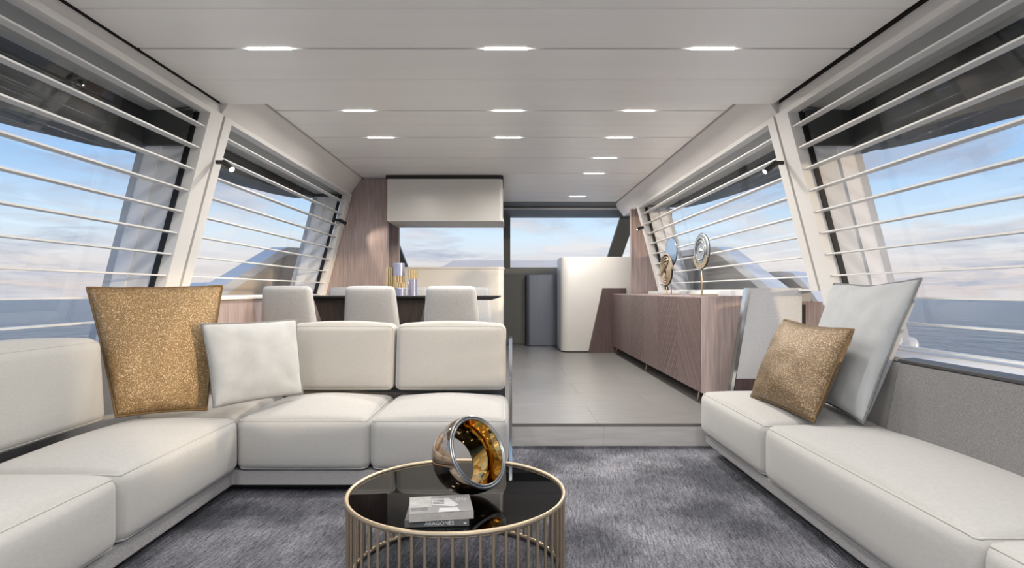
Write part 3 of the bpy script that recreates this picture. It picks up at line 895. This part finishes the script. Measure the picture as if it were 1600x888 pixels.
for q in range(14):
    x = -.075 + q * .0085
    box('spine_mark', M_bookp, x, x + (.0022 if q % 3 else .005), -.0841, -.0834, .008, .018, b2)

# ================================================================== dining table, chairs, vases
DZ = .29
TT = 1.055
dt = empty('dining_table', (-1.2, 5.65, DZ), 'long black dining table on a dark wood pedestal', 'table')
loft('table_top', M_black, [(-2.05, 5.28, TT - .035), (-.16, 5.28, TT - .035), (-.16, 6.02, TT - .035), (-2.05, 6.02, TT - .035)],
     [(-2.10, 5.22, TT - .012), (-.085, 5.22, TT - .012), (-.085, 6.08, TT - .012), (-2.10, 6.08, TT - .012)], dt)
box('top_surface', M_black, -2.10, -.085, 5.22, 6.08, TT - .0118, TT, dt)
loft('pedestal', M_darkwood, [(-1.55, 5.5, DZ), (-.95, 5.5, DZ), (-.95, 5.8, DZ), (-1.55, 5.8, DZ)],
     [(-1.78, 5.42, TT - .036), (-.76, 5.42, TT - .036), (-.76, 5.88, TT - .036), (-1.78, 5.88, TT - .036)], dt)
prism('bracket', M_darkwood, [(-2.08, 5.5, 1.02), (-1.93, 5.5, 1.02), (-1.88, 5.5, .88), (-1.90, 5.5, .80), (-1.96, 5.5, .99), (-2.08, 5.5, 1.0)], (0, .12, 0), dt)

def make_chair():
    e = empty('dining_chair', (0, 0, 0))
    def shape(q):
        t = (q.z - .40) / .45            # taper towards the top, gently wrapped
        k = 1.0 - .17 * max(0, t)
        return Vector((q.x * k, q.y - .06 * max(0, t) + .55 * q.x * q.x * .5, q.z))
    cu = Cushion((-.245, -.27, .38), (.245, -.19, .848), .038, (.0, .012, .004), shape)
    v, f = cu.mesh((12, 4, 12)); mk('backrest', v, f, M_chairf, e, smooth=True)
    cu = Cushion((-.235, -.215, .36), (.235, .24, .46), .04, (.0, .0, .012))
    v, f = cu.mesh((8, 8, 3)); mk('seat', v, f, M_chairf, e, smooth=True)
    for sx in (-1, 1):
        for sy in (-1, 1):
            tube('leg', M_black, [(sx * .17, sy * .16, .37), (sx * .21, sy * .21, .0)], [.016, .010], e, 8)
    return e
ch = make_chair()
names = ['leftmost', 'middle', 'rightmost']
for i, x in enumerate((-1.795, -1.115, -.455)):
    o = ch if i == 0 else copy_tree(ch, (0, 0, 0))
    o.location = (x, 5.14, DZ); o.rotation_euler = (0, 0, math.radians(-5))
    tag(o, f'{names[i]} pale grey dining chair with its back to the ivory sofa', 'chair', 'dining chairs')
for i, x in enumerate((-1.79, -1.11, -.43)):
    o = copy_tree(ch, (x, 6.33, DZ), math.radians(180))
    tag(o, f'{names[i]} pale grey dining chair on the far side of the black table', 'chair', 'dining chairs')

def vase(x, y, r, ztop, bands, label):
    e = empty('vase', (x, y, TT)); tag(e, label, 'vase', 'vases on the dining table')
    for z0, z1, kind in bands:
        if kind == 'g':
            v = []; f = []; n = 11
            for k in range(n):
                a = 2 * math.pi * (k + .3) / n
                cx_, cy_ = x + r * .80 * math.cos(a), y + r * .80 * math.sin(a)
                tv, tf = tube_data([(cx_, cy_, z0), (cx_, cy_, z1)], r * .20, 8)
                b0 = len(v); v += tv; f += [tuple(q + b0 for q in t) for t in tf]
            lathe('inner_core', M_darkwood, [(0, z0), (r * .78, z0), (r * .78, z1 - .006), (0, z1 - .006)], Matrix.Translation((x, y, 0)), e, 24)
            mk('ribbed_band', v, f, M_gold, e)
        else:
            lathe('glazed_band', M_lav, [(0, z0), (r, z0), (r, z1 - .004), (r - .004, z1), (0, z1)], Matrix.Translation((x, y, 0)), e, 32)
vase(-.915, 5.62, .046, 1.30, [(TT, 1.213, 'l'), (1.213, 1.30, 'g')], 'vase with a lavender body and ribbed gold top')
vase(-1.05, 5.66, .055, 1.366, [(TT, 1.245, 'g'), (1.245, 1.366, 'l')], 'tallest vase, ribbed gold with a lavender top')
vase(-1.145, 5.70, .042, 1.325, [(TT, 1.325, 'g')], 'all gold ribbed vase, leftmost of the vases')
vase(-1.005, 5.48, .048, 1.178, [(TT, 1.13, 'l'), (1.13, 1.178, 'g')], 'shortest vase, lavender with a thin gold top')

# ================================================================== galley and helm units
uc = empty('overhead_cabinet', (-.76, 7.4, 1.93), 'pale overhead cabinet hanging over the galley', 'cabinet')
def rrect(x0, x1, y0, y1, z, rs, n=6):
    """plan outline with individual corner radii (x0y0, x1y0, x1y1, x0y1)"""
    pts = []
    for (cx_, cy_, sx, sy, a0, r) in ((x0, y0, 1, 1, 180, rs[0]), (x1, y0, -1, 1, 270, rs[1]), (x1, y1, -1, -1, 0, rs[2]), (x0, y1, 1, -1, 90, rs[3])):
        if r == 0: pts.append((cx_, cy_, z)); continue
        for i in range(n + 1):
            a = math.radians(a0 + 90 * i / n)
            pts.append((cx_ + sx * r + r * math.cos(a), cy_ + sy * r + r * math.sin(a), z))
    return pts
def rblock(name, m, x0, x1, y0, y1, z0, z1, rs, parent, bev=.0):
    o = prism(name, m, rrect(x0, x1, y0, y1, z0, rs), (0, 0, z1 - z0), parent, bev)
    for p in o.data.polygons: p.use_smooth = abs(p.normal.z) < .5
    em = o.modifiers.new('edges', 'EDGE_SPLIT'); em.split_angle = math.radians(30)
    return o
rblock('cabinet_body', M_cream, -1.452, -.082, 7.08, 7.78, 1.965, 2.435, (.0, .05, .0, 0), uc)
rblock('bottom_lip', M_cream, -1.452, -.070, 7.066, 7.78, 1.93, 1.963, (.0, .06, .0, 0), uc)
rblock('shadow_top', M_gap, -1.47, -.075, 7.07, 7.78, 2.437, 2.479, (.0, .05, 0, 0), uc)
gu = empty('galley_unit', (-.8, 8.3, .29), 'cream galley counter with a rounded end', 'counter')
rblock('body', M_cream, -1.55, -.08, 8.05, 8.59, .291, 1.40, (.0, .10, .10, 0), gu)
rblock('counter_top', M_cream, -1.55, -.07, 8.04, 8.6, 1.401, 1.425, (.0, .11, .11, 0), gu)
dk = empty('tall_unit', (.1, 10.2, ZS), 'dark olive low locker beside the fridge door', 'cabinet')
box('body', M_olive, -.30, .275, 10.25, 10.59, ZS, 1.39, dk)
box('door', M_olive, -.28, .270, 10.235, 10.249, ZS + .03, 1.37, dk)
fr_ = empty('fridge', (.58, 10.2, ZS), 'blue grey brushed steel fridge door', 'fridge')
rblock('body', M_steel, .285, .90, 10.03, 10.59, ZS + .01, 1.375, (.06, .06, 0, 0), fr_)
box('kickboard', M_black, .30, .89, 10.06, 10.58, ZS, ZS + .0099, fr_)
hu = empty('helm_unit', (1.3, 9.2, ZS), 'tall cream helm console with rounded corner', 'console')
rblock('body', M_cream, .784, 1.85, 9.02, 9.9, ZS + .015, 1.62, (.12, .0, .0, .12), hu, .012)
rblock('kickboard', M_gap, .80, 1.84, 9.04, 9.88, ZS, ZS + .0149, (.12, 0, 0, .12), hu)
lp = prism('helm_side_panel', M_woodd, [(1.19, 8.96, ZS), (1.755, 8.96, ZS), (1.755, 8.96, 1.145), (1.405, 8.96, 1.145)], (0, .055, 0))
tag(lp, 'dark wood slanted panel against the cream helm console', 'panel')

# ================================================================== sideboard
sb = empty('sideboard', (1.72, 6.8, ZS), 'long mauve wood sideboard with chevron veneer front', 'sideboard')
SX, SY0, SY1, SZ0, SZ1 = 1.545, 4.70, 8.90, .28, 1.06
def plan(z, right):
    pts = []
    r = .10
    for i in range(9):
        a = math.radians(180 + 90 * i / 8)
        pts.append((SX + r + r * math.cos(a), SY0 + r + r * math.sin(a), z))
    pts += [(right, SY0, z), (1.975, SY0 + .12, z), (1.975, 8.55, z), (1.74, 8.57, z), (1.74, SY1, z), (SX, SY1, z)]
    return pts
o = loft('body', M_wood, plan(SZ0, 1.745), plan(SZ1 - .012, 1.85), sb)
for p in o.data.polygons: p.use_smooth = abs(p.normal.z) < .5
em = o.modifiers.new('edges', 'EDGE_SPLIT'); em.split_angle = math.radians(25)
loft('top_board', M_wood, plan(SZ1 - .0118, 1.85), plan(SZ1, 1.852), sb)
def clip(poly, zmin, zmax):
    def cl(P, f_in, cut):
        out = []
        for i in range(len(P)):
            a, b = P[i], P[(i + 1) % len(P)]
            ia, ib = f_in(a), f_in(b)
            if ia: out.append(a)
            if ia != ib:
                t = (cut - a[1]) / (b[1] - a[1]); out.append((a[0] + t * (b[0] - a[0]), cut))
        return out
    P = cl(poly, lambda p: p[1] >= zmin, zmin)
    if len(P) < 3: return P
    return cl(P, lambda p: p[1] <= zmax, zmax)
ncol = 6; ya, yb = SY0 + .105, SY1 - .005; cw = (yb - ya) / ncol
for c in range(ncol):
    y0, y1 = ya + c * cw, ya + (c + 1) * cw
    g = .0030; slope = 1.0 if c % 2 == 0 else -1.0
    bw = .066; kk = 0; lift = slope * cw
    zz = SZ0 - abs(lift) - bw
    while zz < SZ1 + abs(lift):
        pl_ = [(y0 + g, zz + g), (y1 - g, zz + lift + g), (y1 - g, zz + lift + bw - g), (y0 + g, zz + bw - g)]
        P = clip(pl_, SZ0 + .002, SZ1 - .014)
        if len(P) >= 3:
            prism('veneer_strip', M_ven if kk % 2 else M_ven2, [(SX - .004, y, z) for y, z in P], (.0039, 0, 0), sb)
        zz += bw; kk += 1
for y in (5.0, 6.9, 8.84):
    for x in (1.60, 1.90 if y < 8.5 else 1.70):
        tube('leg', M_champ, [(x, y, SZ0 + .002), (x - .02 if x < 1.7 else x, y, ZS)], .009, sb, 8)

# felt end panel, chrome strip
ep = empty('end_panel', (1.9, 4.3, ZS), 'speckled pale grey slanted end panel beside the sideboard', 'panel')
PYY = 4.30
prism('felt_board', M_panel, [(1.632, PYY, .467), (2.113, PYY, .467), (2.113, PYY, 1.122), (1.742, PYY, 1.122)], (0, .05, 0), ep)
prism('wood_base', M_woodd, [(1.58, PYY + .005, ZS), (2.113, PYY + .005, ZS), (2.113, PYY + .005, .464), (1.63, PYY + .005, .464)], (0, .045, 0), ep)
prism('chrome_strip', M_chrome, [(1.560, PYY - .01, ZS), (1.580, PYY - .01, ZS), (1.738, PYY - .01, 1.122), (1.712, PYY - .01, 1.122)], (0, .06, 0), ep)
prism('black_joint', M_gasket, [(1.581, PYY - .002, ZS), (1.590, PYY - .002, ZS), (1.7415, PYY - .002, 1.122), (1.7385, PYY - .002, 1.122)], (0, .01, 0), ep)

# ================================================================== disc sculptures
def disc_matrix(x, y, z): return frame_from_axis((-1, -.12, 0), (x, y, z))
d1 = empty('disc_sculpture', (1.75, 6.62, SZ1), 'rope spiral disc with a blue disc behind it on the sideboard', 'sculpture', 'disc sculptures on the sideboard')
MB = disc_matrix(1.80, 6.62, 1.535)
lathe('blue_disc', M_bluedisc, [(0, -.006), (.155, -.006), (.16, 0), (.155, .006), (0, .006)], MB, d1, 48)
ring_at('disc_rim', M_darkcap, .16, 0, .006, MB, d1, 48)
MSP = disc_matrix(1.75, 6.62, 1.335)
sp = []
for i in range(150):
    t = i / 149; a = t * 2 * math.pi * 5.2; r = .178 - .150 * t
    sp.append(MSP @ Vector((r * math.cos(a), r * 1.03 * math.sin(a) - .02 * t, .012)))
tube('rope_spiral', M_rope, sp, .0095, d1, 6)
tube('rope_twist', M_champ, [MSP @ Vector((.09 - .022 * i + .03 * math.sin(i * .7), .12 - .022 * i, .026)) for i in range(9)], .011, d1, 6)
lathe('spiral_backing', M_darkwood, [(0, -.006), (.172, -.006), (.172, 0), (0, 0)], MSP, d1, 40)
tube('stem', M_champ, [(1.75, 6.62, 1.17), (1.75, 6.62, SZ1 + .01)], .007, d1, 8)
tube('stem', M_champ, [(1.80, 6.62, 1.38), (1.80, 6.62, SZ1 + .01)], .006, d1, 8)
box('base', M_champ, 1.69, 1.86, 6.45, 6.79, SZ1, SZ1 + .012, d1, .003)
d2 = empty('disc_sculpture', (1.745, 5.4, SZ1), 'silver blue concentric disc on a slim gold stem', 'sculpture', 'disc sculptures on the sideboard')
MD = disc_matrix(1.745, 5.4, 1.462)
lathe('disc', M_silver, [(0, -.008), (.155, -.008), (.160, 0), (.150, .010), (.105, .004), (.100, .012), (.060, .006), (0, .006)], MD, d2, 48)
ring_at('disc_rim', M_darkcap, .16, 0, .005, MD, d2, 48)
ring_at('groove', M_rimsteel, .085, .012, .005, MD, d2, 40)
ring_at('groove', M_rimsteel, .118, .010, .004, MD, d2, 40)
lathe('hub', M_chrome, [(0, .024), (.014, .021), (.024, .012), (.027, .0)], MD, d2, 24)
# bronze fringe over the lower third of the disc
pts = []
for i in range(13):
    a = math.radians(200 + 140 * i / 12); pts.append(MD @ Vector((.164 * math.cos(a), .164 * math.sin(a), .0125)))
for i in range(13):
    a = math.radians(340 - 140 * i / 12); rr = .112 + (.018 if i % 2 else 0); pts.append(MD @ Vector((rr * math.cos(a), rr * math.sin(a), .0125)))
prism('fringe', M_rope, pts, tuple((MD.to_3x3() @ Vector((0, 0, .006)))), d2)
tube('stem', M_champ, [(1.745, 5.4, 1.31), (1.745, 5.4, SZ1 + .008)], .0075, d2, 8)
box('base', M_champ, 1.68, 1.84, 5.24, 5.56, SZ1, SZ1 + .010, d2, .003)

# ================================================================== white upholstered deck seat outside
ds = empty('deck_seat', (2.68, 3.75, .1), 'white padded deck seat just outside the starboard window', 'seat')
box('seat_box', M_hull, 2.52, 2.90, 3.62, 4.2, .1, .55, ds, .02)
cushion('bolster', M_hull, (2.525, 3.80, .551), (2.63, 4.10, .80), .04, (.01, .01, .01), ds)
cushion('seat_pad', M_hull, (2.64, 3.78, .551), (2.72, 4.15, .725), .035, (.01, .01, .01), ds)
